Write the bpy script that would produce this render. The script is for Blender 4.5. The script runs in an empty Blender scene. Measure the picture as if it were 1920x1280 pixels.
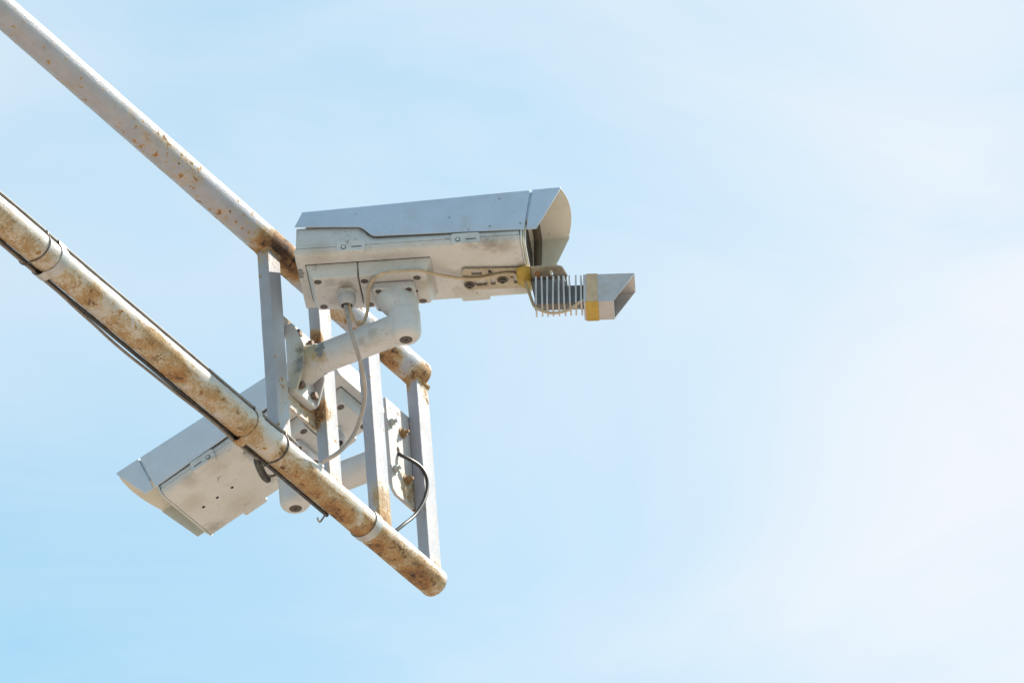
import bpy, bmesh, math, random
from mathutils import Vector, Matrix, noise as mnoise

random.seed(7)
sc = bpy.context.scene
col = sc.collection
R = math.radians

# ------------------------------------------------------------------ camera, sky, sun, exposure
H = 9.309                                   # height of the lower pipe above the ground
ELEV, YAW, ROLL = R(34.0), R(28.0), R(4.7)
fwd_h = Vector((-math.sin(YAW), math.cos(YAW), 0)); right0 = Vector((math.cos(YAW), math.sin(YAW), 0))
zax = Vector((0, 0, 1))
fw = fwd_h * math.cos(ELEV) + zax * math.sin(ELEV)
up0 = -fwd_h * math.sin(ELEV) + zax * math.cos(ELEV)
cr = right0 * math.cos(ROLL) - up0 * math.sin(ROLL)
cu = right0 * math.sin(ROLL) + up0 * math.cos(ROLL)
cam_d = bpy.data.cameras.new('camera'); cam = bpy.data.objects.new('camera', cam_d); col.objects.link(cam)
m = Matrix.Identity(4)
for i in range(3):
    m[i][0], m[i][1], m[i][2] = cr[i], cu[i], -fw[i]
m.translation = Vector((5.81567, -10.14432, H - 7.7091))
cam.matrix_world = m
cam_d.sensor_width = 36; cam_d.lens = 316.27
cam_d.clip_start = 0.1; cam_d.clip_end = 6000
sc.camera = cam

SUN_DIR = Vector((1.0, 1.294, 1.835)).normalized()
sun_el = math.asin(SUN_DIR.z); sun_az = math.atan2(SUN_DIR.x, SUN_DIR.y)     # clockwise from +Y
sd = bpy.data.lights.new('sun', 'SUN'); so = bpy.data.objects.new('sun', sd); col.objects.link(so)
sd.energy = 5.0; sd.angle = R(0.53); sd.color = (1.0, 0.90, 0.76)
so.rotation_euler = SUN_DIR.to_track_quat('Z', 'Y').to_euler()
so.location = (0, 0, 40)

w = bpy.data.worlds.new('World'); sc.world = w; w.use_nodes = True
nt = w.node_tree; nt.nodes.clear()
def N(t, typ, **k):
    n = t.nodes.new(typ)
    for a, v in k.items():
        setattr(n, a, v)
    return n
sky = N(nt, 'ShaderNodeTexSky', sky_type='NISHITA', sun_disc=False)
sky.sun_elevation = sun_el; sky.sun_rotation = sun_az
sky.altitude = 50; sky.air_density = 1.0; sky.dust_density = 0.6; sky.ozone_density = 0.3
tc = N(nt, 'ShaderNodeTexCoord')
mp = N(nt, 'ShaderNodeMapping'); mp.inputs['Location'].default_value = (9.7755, -13.5255, 6.7942); mp.inputs['Scale'].default_value = (1, 1, 1)
n1 = N(nt, 'ShaderNodeTexNoise'); n1.inputs['Scale'].default_value = 4.0; n1.inputs['Detail'].default_value = 5; n1.inputs['Roughness'].default_value = 0.42; n1.inputs['Distortion'].default_value = 0.0
cr1 = N(nt, 'ShaderNodeMapRange'); cr1.inputs['From Min'].default_value = 0.45; cr1.inputs['From Max'].default_value = 0.75
cr1.inputs['To Min'].default_value = 0.09; cr1.inputs['To Max'].default_value = 0.95
mixc = N(nt, 'ShaderNodeMixRGB'); mixc.inputs['Color2'].default_value = (4.02, 4.07, 4.2, 1)
bg = N(nt, 'ShaderNodeBackground'); bg.inputs['Strength'].default_value = 0.13
wo = N(nt, 'ShaderNodeOutputWorld')
nt.links.new(tc.outputs['Generated'], mp.inputs['Vector']); nt.links.new(mp.outputs['Vector'], n1.inputs['Vector'])
n2 = N(nt, 'ShaderNodeTexNoise'); n2.inputs['Scale'].default_value = 16.0; n2.inputs['Detail'].default_value = 6; n2.inputs['Roughness'].default_value = 0.55; n2.inputs['Distortion'].default_value = 0.8
mp2 = N(nt, 'ShaderNodeMapping'); mp2.inputs['Scale'].default_value = (1.0, 1.0, 2.2); mp2.inputs['Rotation'].default_value = (0.3, 0.2, 0.6)
nt.links.new(tc.outputs['Generated'], mp2.inputs['Vector']); nt.links.new(mp2.outputs['Vector'], n2.inputs['Vector'])
ma = N(nt, 'ShaderNodeMath', operation='MULTIPLY_ADD'); ma.inputs[1].default_value = 0.24; nt.links.new(n2.outputs['Fac'], ma.inputs[0])
mb_ = N(nt, 'ShaderNodeMath', operation='SUBTRACT'); mb_.inputs[1].default_value = 0.115; nt.links.new(n1.outputs['Fac'], mb_.inputs[0]); nt.links.new(mb_.outputs[0], ma.inputs[2])
nt.links.new(ma.outputs[0], cr1.inputs['Value']); nt.links.new(cr1.outputs['Result'], mixc.inputs['Fac'])
tint = N(nt, 'ShaderNodeMixRGB', blend_type='MULTIPLY'); tint.inputs['Fac'].default_value = 1; tint.inputs['Color2'].default_value = (0.90, 1.19, 0.985, 1)
nt.links.new(sky.outputs['Color'], tint.inputs['Color1']); nt.links.new(tint.outputs['Color'], mixc.inputs['Color1']); nt.links.new(mixc.outputs['Color'], bg.inputs['Color'])
nt.links.new(bg.outputs['Background'], wo.inputs['Surface'])

vs = sc.view_settings
vs.view_transform = 'Standard'; vs.look = 'None'; vs.gamma = 1.0; vs.use_curve_mapping = False
vs.exposure = 0.85

# ------------------------------------------------------------------ materials
def pbsdf(name):
    mt = bpy.data.materials.new(name); mt.use_nodes = True
    t = mt.node_tree
    return mt, t, t.nodes['Principled BSDF']
def ramp(t, stops, interp='LINEAR'):
    r = t.nodes.new('ShaderNodeValToRGB'); r.color_ramp.interpolation = interp
    e = r.color_ramp.elements
    while len(e) > 1: e.remove(e[-1])
    e[0].position = stops[0][0]; e[0].color = (*stops[0][1], 1) if len(stops[0][1]) == 3 else stops[0][1]
    for p, c in stops[1:]:
        q = e.new(p); q.color = (*c, 1) if len(c) == 3 else c
    return r
def nz(t, vec, scale, detail=5, rough=0.55, dist=0.0):
    n = t.nodes.new('ShaderNodeTexNoise'); n.inputs['Scale'].default_value = scale
    n.inputs['Detail'].default_value = detail; n.inputs['Roughness'].default_value = rough; n.inputs['Distortion'].default_value = dist
    if vec is not None: t.links.new(vec, n.inputs['Vector'])
    return n.outputs['Fac']
def mth(t, op, a, b=None, clamp=False):
    n = t.nodes.new('ShaderNodeMath'); n.operation = op; n.use_clamp = clamp
    for i, v in enumerate((a, b)):
        if v is None: continue
        if isinstance(v, (int, float)): n.inputs[i].default_value = v
        else: t.links.new(v, n.inputs[i])
    return n.outputs[0]
def rng(t, v, a, b, c=0.0, d=1.0, smooth=True):
    n = t.nodes.new('ShaderNodeMapRange'); n.interpolation_type = 'SMOOTHSTEP' if smooth else 'LINEAR'
    n.inputs['From Min'].default_value = a; n.inputs['From Max'].default_value = b
    n.inputs['To Min'].default_value = c; n.inputs['To Max'].default_value = d
    t.links.new(v, n.inputs['Value']); return n.outputs['Result']
def mix(t, fac, c1, c2, blend='MIX'):
    n = t.nodes.new('ShaderNodeMixRGB'); n.blend_type = blend
    for k, v in (('Fac', fac), ('Color1', c1), ('Color2', c2)):
        if isinstance(v, (int, float)): n.inputs[k].default_value = v
        elif isinstance(v, tuple): n.inputs[k].default_value = (*v, 1)
        else: t.links.new(v, n.inputs[k])
    return n.outputs['Color']
def mapped(t, scale=(1, 1, 1), loc=(0, 0, 0), world=True):
    if world:
        g = t.nodes.new('ShaderNodeNewGeometry'); src = g.outputs['Position']
    else:
        g = t.nodes.new('ShaderNodeTexCoord'); src = g.outputs['Object']
    mpn = t.nodes.new('ShaderNodeMapping'); mpn.inputs['Scale'].default_value = scale; mpn.inputs['Location'].default_value = loc
    t.links.new(src, mpn.inputs['Vector']); return mpn.outputs['Vector']
def bump(t, b, hgt, strength=0.3, dist=0.001):
    n = t.nodes.new('ShaderNodeBump'); n.inputs['Strength'].default_value = strength; n.inputs['Distance'].default_value = dist
    t.links.new(hgt, n.inputs['Height']); t.links.new(n.outputs['Normal'], b.inputs['Normal'])
def blob(t, vec, p, r, soft, nsc=60, namp=0.006):
    """mask of a ragged spot of radius r round the point p"""
    v = t.nodes.new('ShaderNodeVectorMath'); v.operation = 'DISTANCE'; t.links.new(vec, v.inputs[0]); v.inputs[1].default_value = p
    d = mth(t, 'ADD', v.outputs['Value'], mth(t, 'MULTIPLY', mth(t, 'SUBTRACT', nz(t, vec, nsc, 4, 0.6), 0.5), namp * 2))
    return rng(t, d, r - soft, r + soft, 1, 0)

def rusty(name, paint, amount, spots=(), lower=0.0, scale=14.0, stretch=(1, .45, 1), seed=0.0, dark=0.0, grain=1.0, brushdir=(420, 60, 420), patchy=0.04, specks=(.635, .74, .26), edge=0.0):
    """brushed paint over steel; rust where noise + wear exceed the paint. amount shifts the share of rust"""
    mt, t, b = pbsdf(name)
    pos = mapped(t)
    vec = mapped(t, stretch, (seed, seed * 1.7, seed * .6))
    big = nz(t, vec, scale, 6, 0.62, 0.4)
    fine = nz(t, mapped(t, (1, 1, 1), (seed, 0, 0)), scale * 9, 5, 0.7)
    speck = nz(t, mapped(t, (1, .8, 1), (0, seed, 3)), scale * 3.2, 3, 0.5)
    v = mth(t, 'ADD', mth(t, 'MULTIPLY', big, 0.58), mth(t, 'MULTIPLY', fine, 0.42))
    v = mth(t, 'ADD', v, amount)
    v = mth(t, 'ADD', v, rng(t, nz(t, mapped(t, (1, 1, 1), (seed, 4, 1)), 4.5, 3, 0.5), 0.3, 0.7, -patchy, patchy, False))
    v = mth(t, 'ADD', v, rng(t, speck, specks[0], specks[1], 0, specks[2]))
    if lower:
        g = t.nodes.new('ShaderNodeNewGeometry')
        d = t.nodes.new('ShaderNodeVectorMath'); d.operation = 'DOT_PRODUCT'
        t.links.new(g.outputs['True Normal'], d.inputs[0]); d.inputs[1].default_value = Vector((-0.15, -0.35, -0.92)).normalized()
        v = mth(t, 'ADD', v, rng(t, d.outputs['Value'], -0.75, 0.45, -lower, lower * 0.75))
    if edge:
        ge = t.nodes.new('ShaderNodeNewGeometry')
        pe = rng(t, ge.outputs['Pointiness'], 0.515, 0.56)
        v = mth(t, 'ADD', v, mth(t, 'MULTIPLY', mth(t, 'MULTIPLY', pe, rng(t, nz(t, mapped(t, (3, 3, 1), (seed, 1, 2)), 26, 4, 0.6), 0.40, 0.62)), edge))
    for (p, r, s, a) in spots:
        v = mth(t, 'ADD', v, mth(t, 'MULTIPLY', blob(t, pos, p, r, s, 40, 0.02), a))
    cr_ = ramp(t, [(0.0, paint), (0.50, paint), (0.56, tuple(.55 * a + .45 * c for a, c in zip(paint, (.52, .38, .20)))),
                   (0.63, (.43, .295, .16)), (0.72, (.32, .17, .072)), (0.86, (.10, .052, .035)), (1.0, (.05, .03, .026))])
    t.links.new(v, cr_.inputs['Fac'])
    # second, finer layer of dark flakes inside the rust
    fl = rng(t, nz(t, mapped(t, (1, .7, 1), (4, seed, 0)), scale * 2.3, 6, 0.7), 0.53 - dark, 0.66 - dark)
    inside = rng(t, v, 0.55, 0.68)
    c = mix(t, mth(t, 'MULTIPLY', mth(t, 'MULTIPLY', fl, inside), 0.85), cr_.outputs['Color'], (.085, .045, .03))
    # paint tone, a little uneven
    tone = rng(t, nz(t, mapped(t, (1, 1, 1), (0, 9, seed)), 30, 5, 0.6), 0.3, 0.7, 0.86, 1.06, False)
    c = mix(t, 1.0, c, tone_rgb(t, tone), 'MULTIPLY')
    t.links.new(c, b.inputs['Base Color'])
    t.links.new(rng(t, v, 0.5, 0.62, 0.42, 0.88), b.inputs['Roughness'])
    brush = nz(t, mapped(t, brushdir), 1.0, 4, 0.6, 0.3)
    hb = mth(t, 'ADD', mth(t, 'MULTIPLY', brush, 0.9 * grain), mth(t, 'MULTIPLY', mth(t, 'MULTIPLY', fine, inside), 1.1))
    hb = mth(t, 'ADD', hb, mth(t, 'MULTIPLY', inside, 0.5))
    bump(t, b, hb, 0.6, 0.0014)
    return mt
def tone_rgb(t, v):
    n = t.nodes.new('ShaderNodeCombineColor')
    for i in range(3): t.links.new(v, n.inputs[i])
    return n.outputs[0]

def enamel(name, base, rough=0.42, grime=0.5, chips=(), stains=(), seed=0.0, gscale=9.0, marks=()):
    """powder-coated aluminium with dust, scuffs and a few chips (object space, so that wear travels with the part)"""
    mt, t, b = pbsdf(name)
    pos = mapped(t, world=False)
    v1 = mapped(t, (1, 1, 1), (seed, seed * .7, 0), False)
    g1 = rng(t, nz(t, v1, gscale, 6, 0.65, 0.5), 0.50, 0.74)
    g2 = rng(t, nz(t, v1, gscale * 9, 5, 0.65, 1.0), 0.56, 0.70)
    g3 = rng(t, nz(t, mapped(t, (1, 1, 1), (seed + 5, 2, 1), False), gscale * 2.3, 5, 0.7), 0.50, 0.64)
    tone = rng(t, nz(t, v1, gscale * 1.6, 4, 0.5), 0.3, 0.7, 0.93, 1.03, False)
    c = mix(t, 1.0, base, tone_rgb(t, tone), 'MULTIPLY')
    c = mix(t, mth(t, 'MULTIPLY', g1, 0.50 * grime), c, (.34, .285, .20))
    c = mix(t, mth(t, 'MULTIPLY', rng(t, nz(t, mapped(t, (1, 1, 1), (seed, 8, 3), False), gscale * 5, 7, 0.75), 0.52, 0.72), 0.30 * grime), c, (.26, .215, .16))
    c = mix(t, mth(t, 'MULTIPLY', mth(t, 'MULTIPLY', g2, g3), 0.85 * grime), c, (.12, .10, .085))
    for (p, r, s, colr, a) in stains:
        c = mix(t, mth(t, 'MULTIPLY', blob(t, pos, p, r, s, 90, 0.012), a), c, colr)
    for (p, r) in marks:
        c = mix(t, mth(t, 'MULTIPLY', blob(t, pos, p, r, r * .7, 260, r * .9), 0.75), c, (.10, .10, .11))
    for (p, r) in chips:
        c = mix(t, blob(t, pos, p, r, 0.0012, 160, 0.007), c, (.20, .21, .22))
    t.links.new(c, b.inputs['Base Color'])
    t.links.new(rng(t, g1, 0, 1, rough, rough + 0.25, False), b.inputs['Roughness'])
    bump(t, b, nz(t, v1, 900, 2, 0.5), 0.06, 0.0004)
    return mt
def plain(name, base, rough=0.5, metal=0.0, var=0.15, scale=120, dirt=None, dirt_amt=0.5):
    mt, t, b = pbsdf(name)
    v = mapped(t, world=False)
    tone = rng(t, nz(t, v, scale, 5, 0.6), 0.3, 0.7, 1 - var, 1 + var, False)
    c = mix(t, 1.0, base, tone_rgb(t, tone), 'MULTIPLY')
    if dirt:
        c = mix(t, mth(t, 'MULTIPLY', rng(t, nz(t, v, scale * .5, 6, 0.7, 0.5), 0.5, 0.66), dirt_amt), c, dirt)
    t.links.new(c, b.inputs['Base Color'])
    b.inputs['Roughness'].default_value = rough; b.inputs['Metallic'].default_value = metal
    bump(t, b, nz(t, v, scale * 4, 3, 0.6), 0.12, 0.0004)
    return mt

def Wv(x, y, z):                          # millimetres in the arm's frame -> world
    return Vector((x / 1000, y / 1000, H + z / 1000))
PAINT = (.345, .35, .41); PAINTW = (.46, .435, .44); PAINTP = (.335, .345, .405)
M = {}
M['pipe_up'] = rusty('rusty_paint_upper', PAINT, -0.055, scale=30, lower=0.02, grain=1.4, specks=(.585, .69, .22), seed=1.3,
    spots=[(Wv(10, -5, 382), .040, .030, .24), (Wv(14, 35, 385), .045, .035, .20), (Wv(-5, 75, 378), .035, .03, .12), (Wv(5, 190, 380), .035, .03, .13),
           (Wv(-18, 330, 378), .055, .025, .14), (Wv(-18, 375, 378), .035, .02, .14), (Wv(8, 452, 380), .030, .022, .24), (Wv(0, -260, 415), .05, .05, .06), (Wv(5, -60, 399), .03, .03, .08)])
M['pipe_low'] = rusty('rusty_paint_lower', PAINTW, -0.006, scale=27, lower=0.15, seed=4.1, stretch=(1, .6, 1), dark=0.0, patchy=0.05, specks=(.62, .73, .2),
    spots=[(Wv(-4, yy, -24), .018, .016, .13) for yy in (20, 62, 95, 150, 185, 235, 290, 335, 385, 420, -310, -560)] + [(Wv(8, yy, 10), .03, .03, .05) for yy in (300, 400, -200, -400)])
M['post'] = rusty('rusty_paint_post', PAINTP, -0.058, scale=20, stretch=(1.6, 1.6, .35), brushdir=(420, 420, 60), edge=0.16, seed=2.2, dark=-0.05,
    spots=[(Wv(-5, 129, 288), .018, .010, .28), (Wv(-8, 128, 145), .026, .012, .30), (Wv(10, 302, 60), .040, .03, .13), (Wv(10, 0, 375), .03, .03, .09), (Wv(-2, 300, 375), .02, .018, .12), (Wv(-4, 436, 372), .015, .014, .13), (Wv(8, 462, 372), .02, .018, .13)] + [(Wv(4, yy, 26), .014, .014, .15) for yy in (0, 151, 302, 455)])
M['bar'] = rusty('rusty_bar', PAINTW, 0.10, scale=24, seed=6.0)
M['weld'] = rusty('rusty_weld', (.40, .32, .22), 0.13, scale=40, seed=3.0)
M['backplate'] = rusty('painted_plate', PAINTW, -0.075, scale=26, stretch=(1, 1, .4), seed=8.0, spots=[(Wv(-10, 425, 150), .03, .03, .18)])
M['strap'] = plain('galvanised_strap', (.42, .41, .42), 0.42, 0.35, 0.14, 60, (.35, .27, .18), .35)
M['wire'] = plain('dark_wire', (.10, .09, .085), 0.5, 0.2)
M['house'] = enamel('camera_enamel', (.54, .537, .55), 0.40, 1.1, seed=0.4, chips=[((-.154, -.028, -.013), .0055), ((-.154, -.020, -.013), .0050), ((-.153, -.036, -.013), .0045)],
    stains=[((.150, -.072, -.012), .012, .012, (.16, .12, .10), .6), ((.120, -.074, -.010), .010, .010, (.18, .14, .11), .45), ((.172, -.065, -.013), .016, .012, (.20, .16, .13), .5),
            ((-.083, -.022, -.036), .010, .008, (.20, .17, .14), .6), ((-.106, -.030, -.036), .010, .006, (.30, .30, .31), .6), ((-.100, .020, -.036), .014, .010, (.25, .21, .16), .4),
            ((.040, -.010, -.030), .016, .012, (.28, .22, .14), .5), ((-.120, -.074, -.009), .02, .015, (.30, .25, .19), .4), ((.190, .05, -.013), .02, .015, (.26, .22, .17), .4)])
M['house2'] = enamel('camera_enamel_clean', (.54, .537, .55), 0.40, 1.0, seed=3.4,
    stains=[((.175, .02, -.013), .02, .016, (.30, .25, .18), .4), ((.12, -.05, -.013), .025, .02, (.32, .27, .20), .35), ((.186, -.06, -.013), .012, .012, (.20, .16, .13), .55), ((.10, .06, -.013), .016, .014, (.33, .28, .22), .35), ((.15, .066, -.012), .012, .010, (.25, .20, .17), .4)])
M['hood'] = enamel('hood_enamel', (.44, .53, .68), 0.36, 0.45, seed=7.7, gscale=14,
    marks=[((.167, -.0735, .074), .0022), ((.088, -.0765, .042), .0018), ((.152, -.0785, .018), .0024), ((.02, -.0745, .060), .0012), ((-.06, -.0745, .062), .0012), ((.118, -.0795, .014), .0016), ((.19, -.0765, .045), .0012), ((.2, -.078, .02), .0018), ((-.11, -.076, .05), .001)])
M['bracket'] = enamel('bracket_enamel', (.54, .535, .56), 0.45, 0.9, seed=1.9, gscale=13,
    chips=[((.056, -.0240, .001), .0085), ((.058, -.022, .011), .0055), ((.054, -.0235, -.008), .005)],
    stains=[((.034, -.02, .004), .020, .010, (.36, .27, .07), .6), ((.02, -.03, -.04), .026, .016, (.34, .26, .10), .5), ((.053, -.022, -.014), .011, .005, (.42, .26, .08), .65),
            ((.026, -.033, .006), .006, .005, (.11, .10, .10), .8), ((.022, -.033, -.012), .007, .006, (.12, .11, .11), .75), ((.018, -.033, -.030), .006, .006, (.13, .12, .12), .7), ((.024, -.033, -.022), .004, .004, (.15, .17, .22), .7),
            ((.150, -.022, -.008), .007, .007, (.20, .16, .12), .40), ((.130, -.021, -.012), .006, .007, (.22, .18, .14), .35)])
M['bracket2'] = enamel('bracket_enamel_clean', (.54, .535, .56), 0.42, 0.4, seed=5.9, gscale=12)
M['hood2'] = enamel('hood_enamel_pale', (.53, .58, .67), 0.36, 0.25, seed=2.7, gscale=14)
M['hood_in'] = enamel('hood_inside', (.56, .54, .49), 0.5, 0.6, seed=9.1, gscale=12)
M['seal'] = plain('brown_gasket', (.115, .095, .075), 0.85, 0, 0.35, 300)
M['cream'] = enamel('cream_plastic', (.52, .50, .41), 0.5, 0.7, seed=2.7, gscale=30)
M['screw'] = plain('dull_screw', (.11, .095, .09), 0.5, 0.5, 0.3, 400)
M['hole'] = plain('black_void', (.012, .011, .011), 0.9)
M['socket'] = plain('screw_socket', (.03, .028, .028), 0.7)
M['bolt'] = plain('brown_bolt', (.15, .095, .075), 0.65, 0.2, 0.35, 500)
M['nutz'] = plain('zinc_nut', (.42, .42, .42), 0.45, 0.5, 0.15, 400)
M['nutr'] = plain('rusted_nut', (.28, .17, .08), 0.75, 0.1, 0.4, 400, (.10, .05, .03), .7)
M['gland'] = plain('grey_nylon', (.44, .42, .44), 0.5, 0, 0.08)
M['cable_grey'] = plain('grey_cable', (.37, .315, .29), 0.55, 0, 0.18, 60, (.16, .14, .12), .45)
M['cable_tan'] = plain('tan_cable', (.46, .36, .255), 0.55, 0, 0.15, 60, (.20, .16, .12), .35)
M['cable_black'] = plain('black_cable', (.035, .032, .033), 0.38, 0, 0.3, 80, (.15, .135, .125), .35)
M['cable_dusty'] = plain('dusty_cable', (.20, .18, .17), 0.6, 0, 0.25, 60, (.08, .07, .065), .5)
M['alu'] = plain('aluminium_fin', (.49, .48, .50), 0.45, 0.3, 0.10, 60, (.25, .22, .19), .35)
M['shade_alu'] = plain('shade_heat_sink', (.17, .165, .175), 0.5, 0.3, 0.2, 60)
M['galv'] = plain('galvanised_tube', (.46, .445, .475), 0.45, 0.35, 0.12, 55, (.34, .30, .25), .4)
M['lampplate'] = plain('dirty_steel_plate', (.40, .35, .28), 0.6, 0.15, 0.2, 60, (.20, .12, .07), .6)
M['tape'] = plain('yellowed_tape', (.42, .275, .045), 0.5, 0, 0.16, 60, (.30, .18, .03), .4)
M['tape_faded'] = plain('faded_tape', (.50, .37, .25), 0.55, 0, 0.14, 60)
M['dark_in'] = plain('lamp_dark', (.16, .155, .15), 0.7, 0.1, 0.3, 90, (.05, .045, .04), .6)  # dark tone of the lamp face; on the cheek it paints in shade
M['glass'] = plain('window_glass', (.03, .035, .04), 0.05)
M['white_clip'] = plain('white_nylon', (.68, .68, .66), 0.5)
def ground_mat():
    mt, t, b = pbsdf('bounce_concrete')
    v = mapped(t)
    c = mix(t, rng(t, nz(t, v, 0.35, 8, 0.6), 0.35, 0.65), (.42, .35, .275), (.48, .405, .325))
    c = mix(t, rng(t, nz(t, v, 9, 6, 0.7), 0.45, 0.7), c, (.36, .30, .24))
    t.links.new(c, b.inputs['Base Color']); b.inputs['Roughness'].default_value = 0.9
    bump(t, b, nz(t, v, 60, 4, 0.6), 0.3, 0.004)
    return mt
M['pad'] = ground_mat()
M['ground'] = plain('asphalt', (.06, .06, .062), 0.9, 0, .2, 3)

# ------------------------------------------------------------------ mesh helpers (units: metres unless mm is said)
def finish(name, bm, mat, parent=None, smooth=35, bevel=0, seg=2, local=None):
    me = bpy.data.meshes.new(name)
    bmesh.ops.recalc_face_normals(bm, faces=bm.faces[:])
    bm.to_mesh(me); bm.free()
    me.materials.append(mat)
    if smooth:
        for p in me.polygons: p.use_smooth = True
        me.set_sharp_from_angle(angle=R(smooth))
    o = bpy.data.objects.new(name, me); col.objects.link(o)
    if parent: o.parent = parent
    if local is not None: o.matrix_local = local
    if bevel:
        b = o.modifiers.new('bevel', 'BEVEL'); b.width = bevel; b.segments = seg; b.limit_method = 'ANGLE'; b.angle_limit = R(40); b.harden_normals = False
    return o
def empty(name, mat4=None, label=None, cat=None, group=None):
    o = bpy.data.objects.new(name, None); col.objects.link(o); o.empty_display_size = 0.05
    if mat4 is not None: o.matrix_world = mat4
    if label: o['label'] = label
    if cat: o['category'] = cat
    if group: o['group'] = group
    return o
def tag(o, label, cat, group=None, kind=None):
    if label: o['label'] = label
    if cat: o['category'] = cat
    if group: o['group'] = group
    if kind: o['kind'] = kind
    return o
def box(bm, x0, x1, y0, y1, z0, z1, mm=True):
    k = 0.001 if mm else 1
    vs_ = [bm.verts.new((x * k, y * k, z * k)) for x in (x0, x1) for y in (y0, y1) for z in (z0, z1)]
    for f in ((0, 1, 3, 2), (4, 6, 7, 5), (0, 4, 5, 1), (2, 3, 7, 6), (0, 2, 6, 4), (1, 5, 7, 3)):
        bm.faces.new([vs_[i] for i in f])
def loft(bm, rings, cap=True, closed=True):
    rs = [[bm.verts.new(p) for p in r] for r in rings]
    n = len(rs[0])
    for a, b in zip(rs, rs[1:]):
        for i in range(n if closed else n - 1):
            j = (i + 1) % n
            bm.faces.new((a[i], a[j], b[j], b[i]))
    if cap and closed:
        bm.faces.new(rs[0][::-1]); bm.faces.new(rs[-1])
    return rs
def frame_at(d):
    d = d.normalized()
    a = Vector((0, 0, 1)) if abs(d.z) < 0.9 else Vector((0, 1, 0))
    u = d.cross(a).normalized(); return u, d.cross(u).normalized()
def ring(c, u, v, r, n, ph=0.0):
    return [c + u * (r * math.cos(2 * math.pi * i / n + ph)) + v * (r * math.sin(2 * math.pi * i / n + ph)) for i in range(n)]
def tube(bm, pts, r, n=12, cap=True):
    """round tube along points; r a number or a list"""
    pts = [Vector(p) for p in pts]
    rs = r if isinstance(r, (list, tuple)) else [r] * len(pts)
    u = None; rings = []
    for i, p in enumerate(pts):
        d = (pts[min(i + 1, len(pts) - 1)] - pts[max(i - 1, 0)]).normalized()
        if u is None: u, v = frame_at(d)
        else:
            u = (u - d * u.dot(d)).normalized(); v = d.cross(u)
        rings.append(ring(p, u, v, rs[i], n))
    loft(bm, rings, cap)
def spline(pts, per=8):
    """Catmull-Rom through points"""
    P = [Vector(p) for p in pts]; P = [P[0] * 2 - P[1]] + P + [P[-1] * 2 - P[-2]]
    out = []
    for i in range(1, len(P) - 2):
        a, b, c, d = P[i - 1], P[i], P[i + 1], P[i + 2]
        for k in range(per):
            t = k / per
            out.append(0.5 * ((2 * b) + (c - a) * t + (2 * a - 5 * b + 4 * c - d) * t * t + (3 * b - a - 3 * c + d) * t ** 3))
    out.append(P[-2]); return out
def lathe(bm, prof, c, d, n=24):
    """prof: list of (distance along d, radius), metres"""
    c = Vector(c); d = Vector(d).normalized(); u, v = frame_at(d)
    loft(bm, [ring(c + d * h, u, v, max(r, 1e-5), n) for h, r in prof])
def holed_plate(bm, outline, holes, to3, thick):
    """flat plate with openings; to3 maps (a,b,t) to a point"""
    from mathutils.geometry import tessellate_polygon
    loops = [outline] + holes
    pl = [[Vector((a, b, 0)) for a, b in lp] for lp in loops]
    flat = [p for lp in pl for p in lp]
    tris = tessellate_polygon(pl)
    lo = [bm.verts.new(to3(p.x, p.y, 0)) for p in flat]; hi = [bm.verts.new(to3(p.x, p.y, thick)) for p in flat]
    for a, b, c in tris:
        bm.faces.new((lo[a], lo[b], lo[c])); bm.faces.new((hi[c], hi[b], hi[a]))
    k = 0
    for lp in pl:
        n = len(lp)
        for i in range(n):
            a, b = k + i, k + (i + 1) % n
            bm.faces.new((lo[a], lo[b], hi[b], hi[a]))
        k += n
def slotted(bm, outline, holes, to3, thick, cell=1.1):
    """plate cut from a fine grid of cells: inside the outline, outside the slots"""
    def inside(poly, x, y):
        c = False; j = len(poly) - 1
        for i in range(len(poly)):
            xi, yi = poly[i]; xj, yj = poly[j]
            if (yi > y) != (yj > y) and x < (xj - xi) * (y - yi) / (yj - yi) + xi: c = not c
            j = i
        return c
    xs = [p[0] for p in outline]; ys = [p[1] for p in outline]
    nx = int((max(xs) - min(xs)) / cell); ny = int((max(ys) - min(ys)) / cell)
    on = {}
    for i in range(nx):
        for j in range(ny):
            x = min(xs) + (i + .5) * cell; y = min(ys) + (j + .5) * cell
            if inside(outline, x, y) and not any(inside(h, x, y) for h in holes): on[i, j] = 1
    vt = {}
    def v(i, j, k):
        if (i, j, k) not in vt: vt[i, j, k] = bm.verts.new(to3(min(xs) + i * cell, min(ys) + j * cell, k * thick))
        return vt[i, j, k]
    for (i, j) in on:
        for k in (0, 1):
            q = [v(i, j, k), v(i + 1, j, k), v(i + 1, j + 1, k), v(i, j + 1, k)]
            bm.faces.new(q if k else q[::-1])
        for di, dj, a, b in ((-1, 0, (0, 0), (0, 1)), (1, 0, (1, 1), (1, 0)), (0, -1, (1, 0), (0, 0)), (0, 1, (0, 1), (1, 1))):
            if (i + di, j + dj) not in on:
                bm.faces.new((v(i + a[0], j + a[1], 0), v(i + b[0], j + b[1], 0), v(i + b[0], j + b[1], 1), v(i + a[0], j + a[1], 1)))
def rrect(x0, x1, y0, y1, r, n=5):
    out = []
    for cx, cy, a0 in ((x1 - r, y1 - r, 0), (x0 + r, y1 - r, 90), (x0 + r, y0 + r, 180), (x1 - r, y0 + r, 270)):
        for k in range(n + 1):
            a = R(a0 + 90 * k / n); out.append((cx + r * math.cos(a), cy + r * math.sin(a)))
    return out
V = lambda *a: Vector(a) / 1000.0

# ------------------------------------------------------------------ ground
bm = bmesh.new(); gs = 3000
for q in range(1):
    vs_ = [bm.verts.new((x, y, 0)) for x, y in ((-gs, -gs), (gs, -gs), (gs, gs), (-gs, gs))]; bm.faces.new(vs_)
g = finish('ground', bm, M['ground'], None, 0); g['kind'] = 'structure'
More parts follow.
